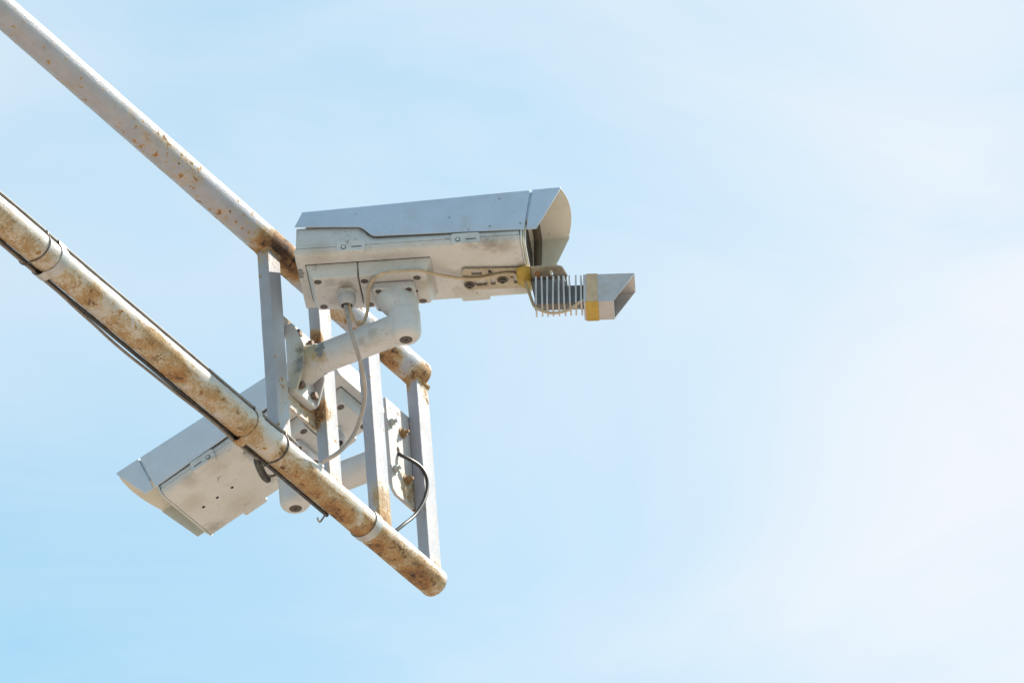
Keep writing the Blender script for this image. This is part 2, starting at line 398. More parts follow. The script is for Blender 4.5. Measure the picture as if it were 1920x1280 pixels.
# added pale concrete pad, out of view, sized to bounce warm light upward
bm = bmesh.new()
loft(bm, [[Vector((x, y, z)) for x, y in rrect(-13, 13, -13, 13, 3, 6)] for z in (-.05, .13)])
g = finish('bounce_pad', bm, M['pad'], None, 0, .01); g['kind'] = 'structure'

# ------------------------------------------------------------------ the pipe frame
PR = 24.15; ZU = 399.0; PY = (0.0, 151.0, 302.0, 455.0); YEND = 463.0; YSTART = -2600.0
frame = empty('pipe_frame', Matrix.Translation(Wv(0, 0, 0)), 'rusty white frame of two slanting pipes joined by four upright posts', 'pipe frame')
def pipe(name, z, y1, mat, seed):
    bm = bmesh.new(); n = 40; rings = []
    y = YSTART
    while y < y1 - 1:
        k = (y - YSTART) / (y1 - YSTART)
        step = 40 if y < -900 else 9
        rings.append((y, None)); y += step
    rings.append((y1, None))
    out = []
    for yy, _ in rings:
        rr = []
        for i in range(n):
            a = 2 * math.pi * i / n
            p = Vector((math.cos(a), 0, math.sin(a)))
            rad = PR + 0.35 * mnoise.noise(Vector((p.x * 1.5, yy * 0.02 + seed, p.z * 1.5))) + (0.5 * mnoise.noise(Vector((p.x * 4, yy * 0.09 + seed, p.z * 4))) if z < 10 else 0.15 * mnoise.noise(Vector((p.x * 4, yy * 0.09 + seed, p.z * 4))))
            rr.append(Vector((p.x * rad, yy, z + p.z * rad)) / 1000)
        out.append(rr)
    # open end with a wall 3 mm thick
    last = []
    for i in range(n):
        a = 2 * math.pi * i / n; last.append(Vector((math.cos(a) * (PR - 3), y1 + 0.2, z + math.sin(a) * (PR - 3))) / 1000)
    inn = [p + Vector((0, -.12, 0)) for p in last]
    loft(bm, out + [last, inn])
    return finish(name, bm, mat, frame, 50)
lower_pipe = pipe('lower_pipe', 0, YEND, M['pipe_low'], 2.0); lower_pipe['label'] = 'heavily rusted lower pipe'
upper_pipe = pipe('upper_pipe', ZU, YEND, M['pipe_up'], 11.0)

def weld(path, parent, r=2.6, name='weld_bead'):
    bm = bmesh.new(); pts = []; rs = []
    P = [Vector(p) for p in path]
    for i in range(len(P)):
        a, b = P[i], P[(i + 1) % len(P)]
        k = max(2, int((b - a).length / 2.2))
        for j in range(k):
            q = a.lerp(b, j / k); s = mnoise.noise(q * 0.25) ; pts.append(q / 1000); rs.append((r + 1.6 * s + 0.5 * mnoise.noise(q * 1.3)) / 1000)
    pts.append(pts[0]); rs.append(rs[0])
    tube(bm, pts, rs, 7, False)
    return finish(name, bm, M['weld'], parent, 60)
for i, y in enumerate(PY):
    bm = bmesh.new()
    # tube of 20 x 38 mm with rounded corners, many rings so the edge is slightly uneven
    prof = rrect(-10, 10, y - 19, y + 19, 2.2, 3)
    rings = []
    zz = 12.0
    while zz <= ZU - 12 + .1:
        dx = 0.35 * mnoise.noise(Vector((zz * .02, i * 7.1, 0)))
        rings.append([Vector((px + dx, py + dx, zz)) / 1000 for px, py in prof]); zz += 12.5
    loft(bm, rings)
    post = finish('post', bm, M['post'], frame, 40)
    for top in (0, 1):
        pth = []
        for (px, py) in rrect(-10.3, 10.3, y - 19.3, y + 19.3, 3, 2):
            hz = math.sqrt(PR * PR - px * px)
            pth.append((px, py, (ZU - hz) if top else hz))
        weld(pth, post, 3.1 if top else 2.7)
# two flat bars between the first and second posts, behind the bracket
for (z0, z1) in ((255, 292), (119, 158)):
    bm = bmesh.new()
    n = 14; rings = []
    for k in range(n + 1):
        yy = 18.6 + (132.4 - 18.6) * k / n
        d = 1.2 * mnoise.noise(Vector((yy * .08, z0, 3)))
        rings.append([Vector((x, yy, z)) / 1000 for x, z in ((-14, z0 + d), (-9, z0 + d), (-9, z1 - d * 1.3), (-14, z1 - d * 1.3))])
    loft(bm, rings)
    bar = finish('cross_bar', bm, M['bar'], frame, 30, 0.0006)
    zt = z1 if z0 > 200 else z0
    bm = bmesh.new()
    for k in range(46):                                 # rust scale grown along the weld at the second post
        q = Vector((random.uniform(-12, 8), 131.6 - abs(random.gauss(0, 2.2)), random.uniform(z0 + 2, z1 + 3)))
        bmesh.ops.create_icosphere(bm, subdivisions=1, radius=random.uniform(.6, 1.6) / 1000, matrix=Matrix.Translation(q / 1000))
    sc_ = finish('rust_scale', bm, M['weld'], bar, 60); sc_['kind'] = 'stuff'
# plate welded behind the last post, carrying the second bracket
bm = bmesh.new()
slot = [(395.5 + 4.2 * math.cos(R(a)), 219 + (9 if math.sin(R(a)) > 0 else -9) * abs(math.sin(R(a))) ** .7) for a in range(0, 360, 24)]
holed_plate(bm, [(371, 134), (380, 128), (456, 128), (456, 308), (366, 308), (368, 137)], [slot], lambda a, b, t: (Vector((-15.2 + t, a, b)) / 1000), 5)
finish('mounting_plate', bm, M['backplate'], frame, 30, 0.0006)
# the mast the arm comes from, out of the picture to the left
bm = bmesh.new()
lathe(bm, [(0, .16), (.03, .16), (.031, .11), (10.4, .085), (10.42, .07), (10.43, 0.001)], Vector((0, YSTART / 1000 - .06, -H)), (0, 0, 1), 32)
finish('mast', bm, M['pipe_up'], frame, 40)

# ------------------------------------------------------------------ straps and ties round the lower pipe
def strap(name, y, wid, rad, mat, label, cat, tilt=0.0, group=None, thick=1.2, tail=None):
    root = Matrix.Translation(Wv(0, y, 0))
    bm = bmesh.new(); n = 56
    rings = []
    prof = ((-wid / 2, 0), (-wid / 2, thick), (wid / 2, thick), (wid / 2, 0))
    for i in range(n):
        a = 2 * math.pi * i / n; c, s = math.cos(a), math.sin(a)
        rr = rad + 0.35 * mnoise.noise(Vector((c * 2, y * .1, s * 2)))
        dy = tilt * s + 0.5 * mnoise.noise(Vector((c, y, s)))
        # stretch over the cables that run along the pipe
        rr += bulge(a)
        rings.append([Vector(((rr + h) * c, q + dy, (rr + h) * s)) / 1000 for q, h in prof])
    rings.append(rings[0]); loft(bm, rings, False)
    bmesh.ops.remove_doubles(bm, verts=bm.verts[:], dist=1e-6)
    if tail:
        box(bm, *tail)
    o = finish(name, bm, mat, None, 40); o.matrix_world = root
    return tag(o, label, cat, group)
def bulge(a):
    d = math.degrees(a) % 360
    out = 0.0
    for c, wdt, hgt in ((214, 36, 8.6), (56, 18, 5.2)):
        k = abs((d - c + 180) % 360 - 180) / wdt
        if k < 1: out = max(out, hgt * (1 - k * k) ** 0.8)
    return out
strap('metal_strap', -654, 19, PR + 0.6, M['strap'], 'grey metal strap round lower pipe at the far left, beside a thin wire tie', 'strap', 1.5)
strap('metal_strap', -97, 20, PR + 0.6, M['pipe_low'], 'wide strap painted and rusted like the pipe, near the black cable tie', 'strap', 1.0)
_b = bulge
bulge = lambda a: 0.0
strap('metal_strap', 254, 17, PR + 0.7, M['strap'], 'clean grey metal strap round lower pipe beside the third post', 'strap', 2.0)
bulge = _b
strap('wire_tie', -696, 1.7, PR + 0.4, M['wire'], 'thin dark wire tied round lower pipe near left edge', 'wire tie', 3.0, None, 1.6)
strap('wire_tie', -18, 2.2, PR + 0.4, M['wire'], 'thin dark tie round lower pipe below the first post', 'wire tie', 2.0, None, 2.0)

# ------------------------------------------------------------------ cables along the lower pipe
def cable(name, pts, r, mat, label, cat='cable', n=10, parent=None, group=None):
    bm = bmesh.new(); P = [Vector(p) for p in pts]
    tube(bm, P, r / 1000, n)
    o = finish(name, bm, mat, parent, 60)
    if not parent: tag(o, label, cat, group)
    return o
def along(y0, y1, ang, rad, wob, seed, step=18, sag=0.0):
    out = []; y = y0
    while y <= y1:
        a = R(ang + wob * 6 * mnoise.noise(Vector((y * .004, seed, 0)))); rr = rad + abs(wob * 2.2 * mnoise.noise(Vector((y * .006, seed + 5, 1))))
        rr += sag * max(0, math.cos((y + 400) / 190 * math.pi / 2)) if abs(y + 400) < 190 else 0
        out.append(Wv(rr * math.cos(a), y, rr * math.sin(a))); y += step
    return out
top = along(-2600, -70, 55, PR + 3.6, 0.8, 1.0) + spline([Wv(16, -52, 23), Wv(18, -30, 22), Wv(17, -8, 24), Wv(12, 18, 30), Wv(5, 42, 36), Wv(-4, 58, 35), Wv(-14, 66, 26), Wv(-22, 70, 12)], 5)
cable('cable', top, 2.8, M['cable_dusty'], 'dusty dark cable along the top of the lower pipe, curling over at first post')
cable('cable', along(-2600, 182, 214, PR + 3.2, 0.8, 3.0), 3.2, M['cable_black'], 'thick black cable hugging the underside of the lower pipe up to its hook')
lowb = along(-2600, -40, 220, PR + 6.2, 1.4, 8.0, 18, 4.0)
cable('cable', lowb + spline([Wv(-26, -22, -12), Wv(-31, -6, -18), Wv(-35, 12, -20), Wv(-33, 26, -15), Wv(-26, 34, -8)], 5), 2.3, M['cable_dusty'], 'thin slack grey cable hanging below the lower pipe at left')
# taped joint where the slack cable ends
bm = bmesh.new()
tube(bm, spline([Wv(-27, -34, -6), Wv(-34, -12, -17), Wv(-38, 10, -24), Wv(-37, 24, -24)], 6), [x / 1000 for x in (4, 4.5, 5, 5.5, 6, 6, 6, 6, 6, 6, 6, 5.8, 5.6, 5.4, 5.2, 5, 5, 4, 2)], 10)
cj = finish('cable_joint', bm, M['cable_black'], None, 60); tag(cj, 'black taped cable joint below the lower pipe, beside the lower camera elbow', 'cable joint')
bm = bmesh.new()
for k in range(5):
    a = Wv(-37, 20 + k, -23 + k); b = a + V(-1 + k * .8, 9 + 2 * k, -2 + 5 * math.sin(k * 2.1))
    tube(bm, spline([a, a.lerp(b, .5) + V(0, 0, 2.5), b], 4), .0013, 6)
finish('wire_end', bm, M['white_clip'], cj, 60, 0, 2, None)
# hook (tail of a strap) where the black cable stops
bm = bmesh.new()
tube(bm, spline([Wv(-24, 170, -14), Wv(-29, 166, -24), Wv(-30, 161, -31), Wv(-29, 154, -32), Wv(-28.5, 151, -28)], 5), .0016, 8)
tag(finish('cable_hook', bm, M['strap'], None, 60), 'small grey hook under the lower pipe at the end of the black cable', 'hook')
bm = bmesh.new(); lathe(bm, [(0, .0045), (.004, .0052), (.010, .0052), (.013, .003)], Wv(14, 99, 20), (-.3, .2, 1), 10)
cl = finish('cable_clip', bm, M['white_clip'], None, 40); tag(cl, 'small white clip on the lower pipe where the grey camera cable ends', 'clip')

# ------------------------------------------------------------------ brackets
def hex_bolt(parent, mat, c, d, af, h, washer=True, name='bolt', stud=0, rot=0.0):
    """hex head or nut at c pointing along d, sizes in mm (thing space)"""
    bm = bmesh.new(); c = Vector(c); d = Vector(d).normalized(); u, v = frame_at(d)
    if washer: lathe(bm, [(0, af * .82e-3), (.0016, af * .82e-3), (.0017, .0001)], c, d, 20)
    b0 = c + d * .0015
    loft(bm, [ring(b0, u, v, af * .577e-3, 6, rot), ring(b0 + d * (h - .9) / 1000, u, v, af * .577e-3, 6, rot), ring(b0 + d * h / 1000, u, v, af * .49e-3, 6, rot)])
    if stud: lathe(bm, [(0, af * .30e-3), (stud / 1000, af * .30e-3), (stud / 1000 + .001, af * .2e-3)], b0 + d * (h - .5) / 1000, d, 12)
    return finish(name, bm, mat, parent, 25)
def make_bracket(label, root_m, mat, bolts_front, joint, flange_c, fl_axes):
    """local: x away from the frame, z up; origin on the back of the base at the arm's axis (mm)"""
    root = empty('camera_bracket', root_m, label, 'bracket')
    # base: plate, two cheeks and a hub
    bm = bmesh.new()
    out = rrect(-34, 34, -66, 66, 7, 4)
    loft(bm, [[Vector((x, a * s, b * s)) / 1000 for a, b in out] for x, s in ((0, 1), (10, 1), (12, .975))])
    finish('base_plate', bm, mat, root, 35, 0.001)
    for s in (-1, 1):
        bm = bmesh.new()
        side = [(11, -62), (15, -60), (21, -44), (30, -18), (31, 0), (30, 18), (21, 44), (15, 60), (11, 62)]
        loft(bm, [[Vector((x, yy, z)) / 1000 for x, z in side] for yy in (s * 33.2, s * 28.5)])
        finish('cheek', bm, mat, root, 35, 0.0012)
    bm = bmesh.new()
    rings = []
    for x, ry, rz in ((10, 30, 37), (18, 29.5, 33), (26, 28.5, 29), (34, 26.6, 26.6), (44, 25.6, 25.6)):
        rings.append([Vector((x, ry * math.cos(2 * math.pi * i / 36), rz * math.sin(2 * math.pi * i / 36))) / 1000 for i in range(36)])
    loft(bm, rings); finish('hub', bm, mat, root, 50)
    # arm and elbow in one casting, blended where they meet
    bm = bmesh.new()
    lathe(bm, [(.030, .0245), (.198, .0245)], (0, 0, 0), (1, 0, 0), 40)
    prof = [(-.0262, .001), (-.0262, .012)] + [(-.0262 + .0135 * (1 - math.cos(R(a))), .012 + .0132 * math.sin(R(a))) for a in range(15, 91, 15)] + [(.023, .0252)]
    lathe(bm, prof, (.198, 0, 0), (0, 0, 1), 40)
    arm = finish('arm', bm, mat, root, 0)
    rm = arm.modifiers.new('blend', 'REMESH'); rm.mode = 'VOXEL'; rm.voxel_size = .0019; rm.use_smooth_shade = True
    sm = arm.modifiers.new('soften', 'SMOOTH'); sm.iterations = 9; sm.factor = .5
    bm = bmesh.new(); lathe(bm, [(.0205, .0240), (.0205, .0249), (.0228, .0251), (.0238, .0244), (.0238, .0225)], (.198, 0, 0), (0, 0, 1), 40)
    finish('elbow_rim', bm, mat, root, 30)
    # countersunk screw under the elbow
    bm = bmesh.new(); lathe(bm, [(-.004, .0105), (.0004, .0105), (.0008, .0098), (.0006, .0075), (.0012, .007), (.0012, .0001)], (.198, 0, -.0258), (0, 0, -1), 28)
    s1 = finish('screw', bm, M['screw'], root, 30)
    bm = bmesh.new(); lathe(bm, [(0, .0032), (.0016, .0032)], (.198, 0, -.0258), (0, 0, -1), 6); finish('socket', bm, M['socket'], s1, 30)
    for (y, z) in bolts_front:
        hex_bolt(root, M['bolt'], V(12, y, z), (1, 0, 0), 12, 7, False, 'bolt', 0, random.random())
    # swivel head: from the elbow's rim up to the flange under the camera
    inv = root_m.inverted()
    F = [inv @ p for p in flange_c]                       # flange bottom centre, flange top centre (root space)
    ax = [(inv.to_3x3() @ a) for a in fl_axes]            # camera fwd, left, up in root space
    bm = bmesh.new()
    j = V(198, 0, 20)
    rings = []
    for k, (f, r) in enumerate(((0, 22.5), (.12, 23.5), (.3, 27), (.5, 30), (.75, 32.0), (1.0, 32.6))):
        c = j.lerp(F[0], f); e = min(1, f * 1.6)
        X = (Vector((1, 0, 0)) * (1 - e) + ax[0] * e); Y = (Vector((0, 1, 0)) * (1 - e) + ax[1] * e)
        if ax[0].x < 0 and False: X = -X
        X = ax[0].copy(); Y = ax[1].copy()
        if e < 1:
            X.z *= e; Y.z *= e
        X.normalize(); Y.normalize()
        rings.append([c + X * (r / 1000 * math.cos(2 * math.pi * i / 40)) + Y * (r / 1000 * math.sin(2 * math.pi * i / 40)) for i in range(40)])
    loft(bm, rings); finish('swivel_head', bm, mat, root, 50)
    bm = bmesh.new()
    q = rrect(-33, 33, -31, 31, 5, 3)
    loft(bm, [[c + ax[0] * a / 1000 + ax[1] * b / 1000 for a, b in q] for c in (F[0] - ax[2] * .0005, F[1] - ax[2] * .0015)])
    fl = finish('flange', bm, mat, root, 35, 0.0012)
    for a in (-24, 24):
        for b in (-25.5, 25.5):
            bm = bmesh.new(); lathe(bm, [(-.002, .0052), (.0012, .0052), (.0018, .004), (.0013, .0022), (.0013, .0001)], F[0] + ax[0] * a / 1000 + ax[1] * b / 1000, -ax[2], 14)
            finish('screw', bm, M['screw'], fl, 30)
    return root

# camera frames
def cam_frame(yaw, pitch, base):
    f = Vector((math.cos(yaw) * math.cos(pitch), math.sin(yaw) * math.cos(pitch), -math.sin(pitch)))
    l = Vector((-math.sin(yaw), math.cos(yaw), 0)); u = f.cross(l)
    o = base + u * .036
    mm_ = Matrix.Identity(4)
    for i in range(3): mm_[i][0], mm_[i][1], mm_[i][2] = f[i], l[i], u[i]
    mm_.translation = o
    return mm_, (f, l, u)
CM1, AX1 = cam_frame(R(24.5), R(3.5), Wv(184, 86, 283))
CM2, AX2 = cam_frame(R(180), R(16), Wv(-217, 408, 293))
bl = ((-19, 49), (19, 49), (-19, -49), (19, -49))
b1m = Matrix.Translation(Wv(-9, 86, 211)) @ Matrix.Diagonal((1, 1, 1, 1))
B1 = make_bracket('white bracket with a grey paint chip, arm rising right to the upper camera', b1m, M['bracket'], bl, None,
    (CM1 @ V(-7, 6, -50), CM1 @ V(-7, 6, -36)), AX1)
b2m = Matrix.Translation(Wv(-15.4, 408, 222)) @ Matrix.Rotation(math.pi, 4, 'Z')
B2 = make_bracket('clean white bracket behind the posts, its elbow under the lower camera', b2m, M['bracket2'], (), None,
    (CM2 @ V(-4, 0, -49), CM2 @ V(-4, 0, -36)), AX2)
for (y, z, mt_) in ((-32, 42, 'nutz'), (3, 40, 'nutr'), (-31, -47, 'nutz'), (6, -49, 'nutr')):
    hex_bolt(B2, M[mt_], V(-5.2, -y, z), (-1, 0, 0), 11, 6.5, True, 'nut', 5.0, random.random())

# ------------------------------------------------------------------ camera housings (local mm: x forward, y left, z up)
def body_prof(sc=1.0, part='lid'):
    lid = [(78, .3), (77.6, 4.5), (75.2, 10), (71.5, 17), (58, 46), (54, 53), (46, 58)]
    tray = [(78, -.3), (77.5, -4), (75.5, -8.5), (71.5, -12), (66, -13)]
    if part == 'lid': h = lid
    elif part == 'tray': h = tray
    else: h = tray[::-1] + lid
    full = h + [(-y, z) for y, z in h[::-1]]
    return [(y * sc, (z - 20) * sc + 20) for y, z in full]
def make_camera(label, mtx, hm, hoodm):
    root = empty('surveillance_camera', mtx, label, 'camera', None)
    def prism(name, prof, x0, x1, mat, parent=root, bev=.0012, taper=None):
        bm = bmesh.new(); loft(bm, [[V(x, y, z) for y, z in prof] for x in (x0, x1)])
        return finish(name, bm, mat, parent, 32, bev)
    lid = prism('lid', body_prof(1, 'lid'), -155, 198, hm)
    # the tray's rear end slopes
    bm = bmesh.new(); pr = body_prof(1, 'tray')
    loft(bm, [[V(-157 + (0 if abs(y) > 70 else 0), y, z) for y, z in pr], [V(199, y, z) for y, z in pr]])
    tray = finish('tray', bm, hm, root, 32, .0012)
    for s in (-1, 1):
        bm = bmesh.new()
        pr = [(77.2, 6), (76.4, 14), (74.5, 36), (72, 42), (60, 47), (58, 20), (66, 6)]
        loft(bm, [[V(-154.8, s * y, z) for y, z in pr], [V(-58, s * y, z) for y, z in pr], [V(-44 + (20 - z) * .5, s * (y if z < 10 else y - (z - 10) * .05), z) for y, z in pr], [V(-34 + (20 - z) * .6, s * min(y, 76.5 - (z - 6) * .47), z) for y, z in pr]])
        finish('lid_shoulder', bm, hm, lid, 32, .0012)
    # front: flange, collars, gasket, frame, window
    fr = prism('front_flange', body_prof(1.025, 'all'), 199.2, 201.6, hm, root, .0008)
    wf = prism('window_frame', body_prof(.93, 'all'), 201.7, 204, M['cream'], root, .0008)
    prism('window_rim', body_prof(.82, 'all'), 204.1, 205.6, hm, wf, .0008)
    bm = bmesh.new(); box(bm, 205.5, 206.2, -48, 48, -2, 48); finish('window', bm, M['glass'], wf, 0)
    # latches, two a side
    for s in (-1, 1):
        for X in (-67.5, 113):
            bm = bmesh.new()
            out = rrect(X - 23, X + 23, -12.2, 7.5, 4, 3)
            loft(bm, [[V(x, s * yy, z) for x, z in out] for yy in (66, 80.2)] + [[V(X + (x - X) * .96, s * 81.2, z * .95) for x, z in out]])
            la = finish('latch', bm, hm, root, 35)
            bm = bmesh.new(); lathe(bm, [(0, .0040), (.0008, .0040), (.001, .0032), (.0004, .003), (.0004, .0001)], V(X - 11.5, s * 81.2, -4.5), (0, s, 0), 16)
            sw = finish('screw', bm, M['screw'], la, 30)
            bm = bmesh.new(); lathe(bm, [(0, .0029), (.0012, .0029), (.0016, .002)], V(X - 11.5, s * 81.2, -4.5), (0, s, 0), 12); finish('screw_face', bm, hm, la, 30)
            bm = bmesh.new(); box(bm, X + 1, X + 17, s * 80.9, s * 81.5, -5.3, -3.9); finish('slot', bm, M['hole'], la, 0)
    # boxes underneath
    def tbox(name, x0, x1, t0, t1, yb, yt, parent=root):
        bm = bmesh.new()
        a = rrect(x0, x1, -yb, yb, 2.5, 3)
        b = rrect(x0 + t0, x1 - t1, -yt, yt, 4, 3)
        loft(bm, [[V(x, y, -12) for x, y in a], [V(x, y, -15) for x, y in a], [V(x, y, -36) for x, y in b]])
        return finish(name, bm, hm, parent, 35, .0012)
    # dark joint line where the boxes meet the tray
    bm = bmesh.new(); box(bm, -143.2, 54.2, -51.2, 51.2, -13.4, -12.2); finish('box_seal', bm, M['hole'], root, 0)
    jb = tbox('junction_box', -142, -61.0, 9, 0.6, 50, 44)
    mb = tbox('mount_box', -60.0, 55, 0.6, 10, 50, 44)
    for o_, pts in ((jb, ((-125, -35), (-124, 35))), (mb, ((-52, -29), (31, -29), (33, 37), (-51, 37)))):
        for (x, y) in pts:
            bm = bmesh.new(); lathe(bm, [(-.002, .0062), (.0002, .0062), (.0006, .0056), (.0002, .0036), (.0002, .0001)], V(x, y, -36), (0, 0, -1), 18)
            s_ = finish('screw', bm, M['screw'], o_, 30)
    bm = bmesh.new(); lathe(bm, [(-.002, .0028), (.0003, .0028)], V(26, 8, -36), (0, 0, -1), 12); finish('hole', bm, M['hole'], mb, 30)
    # three blind holes in the tray ahead of the mount
    for x in (112, 142, 170):
        bm = bmesh.new(); lathe(bm, [(-.002, .0026), (.0003, .0026)], V(x, -3, -13), (0, 0, -1), 12); finish('hole', bm, M['hole'], tray, 30)
    # cable gland
    bm = bmesh.new(); lathe(bm, [(0, .0165), (.004, .0165), (.005, .0145), (.009, .0145), (.0095, .012)], V(-83, -4, -36), (0, 0, -1), 6)
    gl = finish('cable_gland', bm, hm, root, 30, .0008)
    bm = bmesh.new(); lathe(bm, [(.009, .0135), (.013, .0148), (.020, .0148), (.026, .012), (.028, .0095), (.025, .0088), (.018, .0088)], V(-83, -4, -36), (0, 0, -1), 16)
    finish('gland_nut', bm, M['gland'], gl, 25)
    bm = bmesh.new(); lathe(bm, [(.018, .0087), (.0255, .0087)], V(-83, -4, -36), (0, 0, -1), 14); finish('seal', bm, M['hole'], gl, 30)
    # hood: side walls, rounded shoulders, slightly crowned roof
    def hood_rows(stations):
        rows = []
        for (xb, zl, xt, zt, bulge_, wb) in stations:
            side = []
            for k in range(5):
                t = k / 4; side.append((xb + (xt - xb) * t, wb - 9 * t, zl + (zt - 4 - zl) * t))
            sh = []
            for k in range(1, 5):
                a = R(90 * k / 4); sh.append((xt, wb - 9 - 5 + 5 * math.cos(a), zt - 4 + 5 * math.sin(a)))
            row = side + sh
            top = []
            yw = wb - 14
            for k in range(1, 16):
                y = yw * (1 - 2 * k / 16); e = 1 - (y / yw) ** 2
                top.append((xt + bulge_ * e, y, zt + 1 + 5 * e))
            rows.append([V(*p) for p in row] + [V(*p) for p in top] + [V(x, -y, z) for x, y, z in row[::-1]])
        return rows
    ztop = lambda x: 75.5 + (x + 147) * (90.6 - 75.5) / (250 + 147)
    st = [(-156.6, 41.4, -147, ztop(-147), 0, 80)]
    for x, z in ((-120, 38.5), (-90, 36.1), (-58, 33.5), (-52, 32), (-47, 28.4), (-37, 18.2), (-33.5, 15.4), (-28, 14)):
        st.append((x, z, x + 6, ztop(x + 6), 0, 80))
    for x in (20, 80, 140, 205.5):
        st.append((x, 14 - (x + 28) * 6.4 / 256, x + (9 if x > 200 else 7), ztop(x + 8), 0, 80))
    bm = bmesh.new(); loft(bm, hood_rows(st), False, False)
    hd = finish('hood', bm, hoodm, root, 28)
    s_ = hd.modifiers.new('thick', 'SOLIDIFY'); s_.thickness = .0022; s_.offset = -1; hd.data.materials.append(M['hood_in']); s_.material_offset = 1
    b_ = hd.modifiers.new('bevel', 'BEVEL'); b_.width = .0007; b_.segments = 2; b_.limit_method = 'ANGLE'; b_.angle_limit = R(50)
    st2 = [(209.0, 8.1, 218.5, ztop(217), 0, 80), (216, 7.9, 230, ztop(230), 2, 80), (219, 7.9, 246, ztop(244), 5, 80), (225, 7.9, 263, ztop(256), 9, 80)]
    bm = bmesh.new(); loft(bm, hood_rows(st2), False, False)
    vz = finish('visor', bm, hoodm, hd, 28)
    s_ = vz.modifiers.new('thick', 'SOLIDIFY'); s_.thickness = .0022; s_.offset = -1; vz.data.materials.append(M['hood_in']); s_.material_offset = 1
    b_ = vz.modifiers.new('bevel', 'BEVEL'); b_.width = .0006; b_.segments = 2; b_.limit_method = 'ANGLE'; b_.angle_limit = R(50)
    # strip bridging the joint inside, and the blocks that hold the hood off the lid
    bj = hood_rows([(205, 12, 207, ztop(206) - 3.0, 0, 77.4), (217, 11.5, 220, ztop(220) - 3.0, 0, 77.4)])
    bj = [r_[1:-1] for r_ in bj]
    bm = bmesh.new(); loft(bm, bj, False, False)
    bs = finish('joint_strip', bm, hoodm, hd, 28); bs.data.materials.append(M['seal']); s_ = bs.modifiers.new('thick', 'SOLIDIFY'); s_.material_offset = 1; s_.thickness = .0014; s_.offset = -1
    for x in (-100, 120):
        bm = bmesh.new(); box(bm, x - 14, x + 14, -40, 40, 59, ztop(x) + 1); finish('spacer', bm, hm, root, 0)
    return root
CAM1 = make_camera('weathered white surveillance camera at the top, facing right, square-hooded lamp at its front', CM1, M['house'], M['hood'])
CAM2 = make_camera('white surveillance camera partly hidden behind the lower pipe, tilted down to the left', CM2, M['house2'], M['hood2'])

# ------------------------------------------------------------------ the lamp under the upper camera
LM = CM1 @ Matrix.Translation(V(212, 8, -66)) @ Matrix.Rotation(R(3.5), 4, 'Z')
lamp = empty('infrared_lamp', LM, 'finned metal lamp with square slanted hood taped under the upper camera front', 'lamp')
iL = LM.inverted() @ CM1
# slotted plate fixed to the camera's underside
holes = [rrect(114, 131, -9, 2, 2, 2), rrect(117, 136, 14, 32, 3, 3), rrect(142, 149, 14, 33, 3, 3), rrect(141, 147, -10, 0, 2, 2), rrect(178, 184, 10, 33, 2.5, 3), rrect(174, 190, 12, 16, 1.5, 2), rrect(238, 242, 2, 18, 1.9, 3)]
outl = [(104, 43), (100, 39), (100, -13), (104, -17), (190, -9), (197, -9), (250, -9), (258, -4), (264, 22), (240, 40), (204, 45)]
bm = bmesh.new(); slotted(bm, outl, holes, lambda a, b, t: iL @ V(a, b, -15.2 - t), 2.2)
lp = finish('slotted_plate', bm, M['lampplate'], lamp, 0)
for (x, y) in ((108, 27), (161, 19)):
    bm = bmesh.new(); lathe(bm, [(0, .0088), (.0014, .0088), (.0016, .0055), (.0048, .005), (.0052, .003), (.003, .0026), (.003, .0001)], iL @ V(x, y, -17.4), iL.to_3x3() @ Vector((0, 0, -1)), 16)
    finish('screw', bm, M['screw'], lp, 30)
bm = bmesh.new(); lathe(bm, [(0, .005), (.002, .005), (.005, .0035), (.006, .0001)], iL @ V(218, 8, -17.4), iL.to_3x3() @ Vector((0, 0, -1)), 14)
finish('screw', bm, plain('copper_screw', (.35, .18, .09), .45, .4), lp, 30)
# cheek bent down from the plate to the heat sink, shadow behind the fins painted in
bm = bmesh.new()
ck = [V(204, 20, -17), V(262, 20, -17), V(266, 26, -60), V(212, 26, -60)]
ck = [iL @ p for p in ck]; nn = (ck[1] - ck[0]).cross(ck[2] - ck[0]).normalized() * .0022
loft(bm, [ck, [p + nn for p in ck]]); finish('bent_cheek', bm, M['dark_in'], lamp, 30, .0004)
# heat sink; core coloured dark for the shade between its fins
bm = bmesh.new(); box(bm, 1, 50, -18, -2, -23, 23); box(bm, 50, 78, -17.5, -2.5, -22.5, 12); core = finish('heat_sink_core', bm, M['shade_alu'], lamp, 30, .0006)
fin_me = None
for k in range(9):
    x = 3.5 + k * 8.9
    if fin_me is None:
        bm = bmesh.new()
        prof = [(-26, -26), (-26, 25), (-23, 26.5), (11, 26.5), (12, 25), (12, -26)]
        loft(bm, [[V(xx, y, z) for y, z in prof] for xx in (-1.35, 1.35)])
        f_ = finish('fin', bm, M['alu'], lamp, 30); fin_me = f_.data
    else:
        f_ = bpy.data.objects.new('fin', fin_me); col.objects.link(f_); f_.parent = lamp
    f_.matrix_local = Matrix.Translation(V(x, random.uniform(-.6, .6), random.uniform(-.5, .5))) @ Matrix.Rotation(R(random.uniform(-1.6, 1.6)), 4, 'Z') @ Matrix.Rotation(R(random.uniform(-1, 1)), 4, 'Y')
bm = bmesh.new(); box(bm, 1, 78, -4, 3, -20, -17); finish('heat_sink_rail', bm, M['lampplate'], lamp, 30)
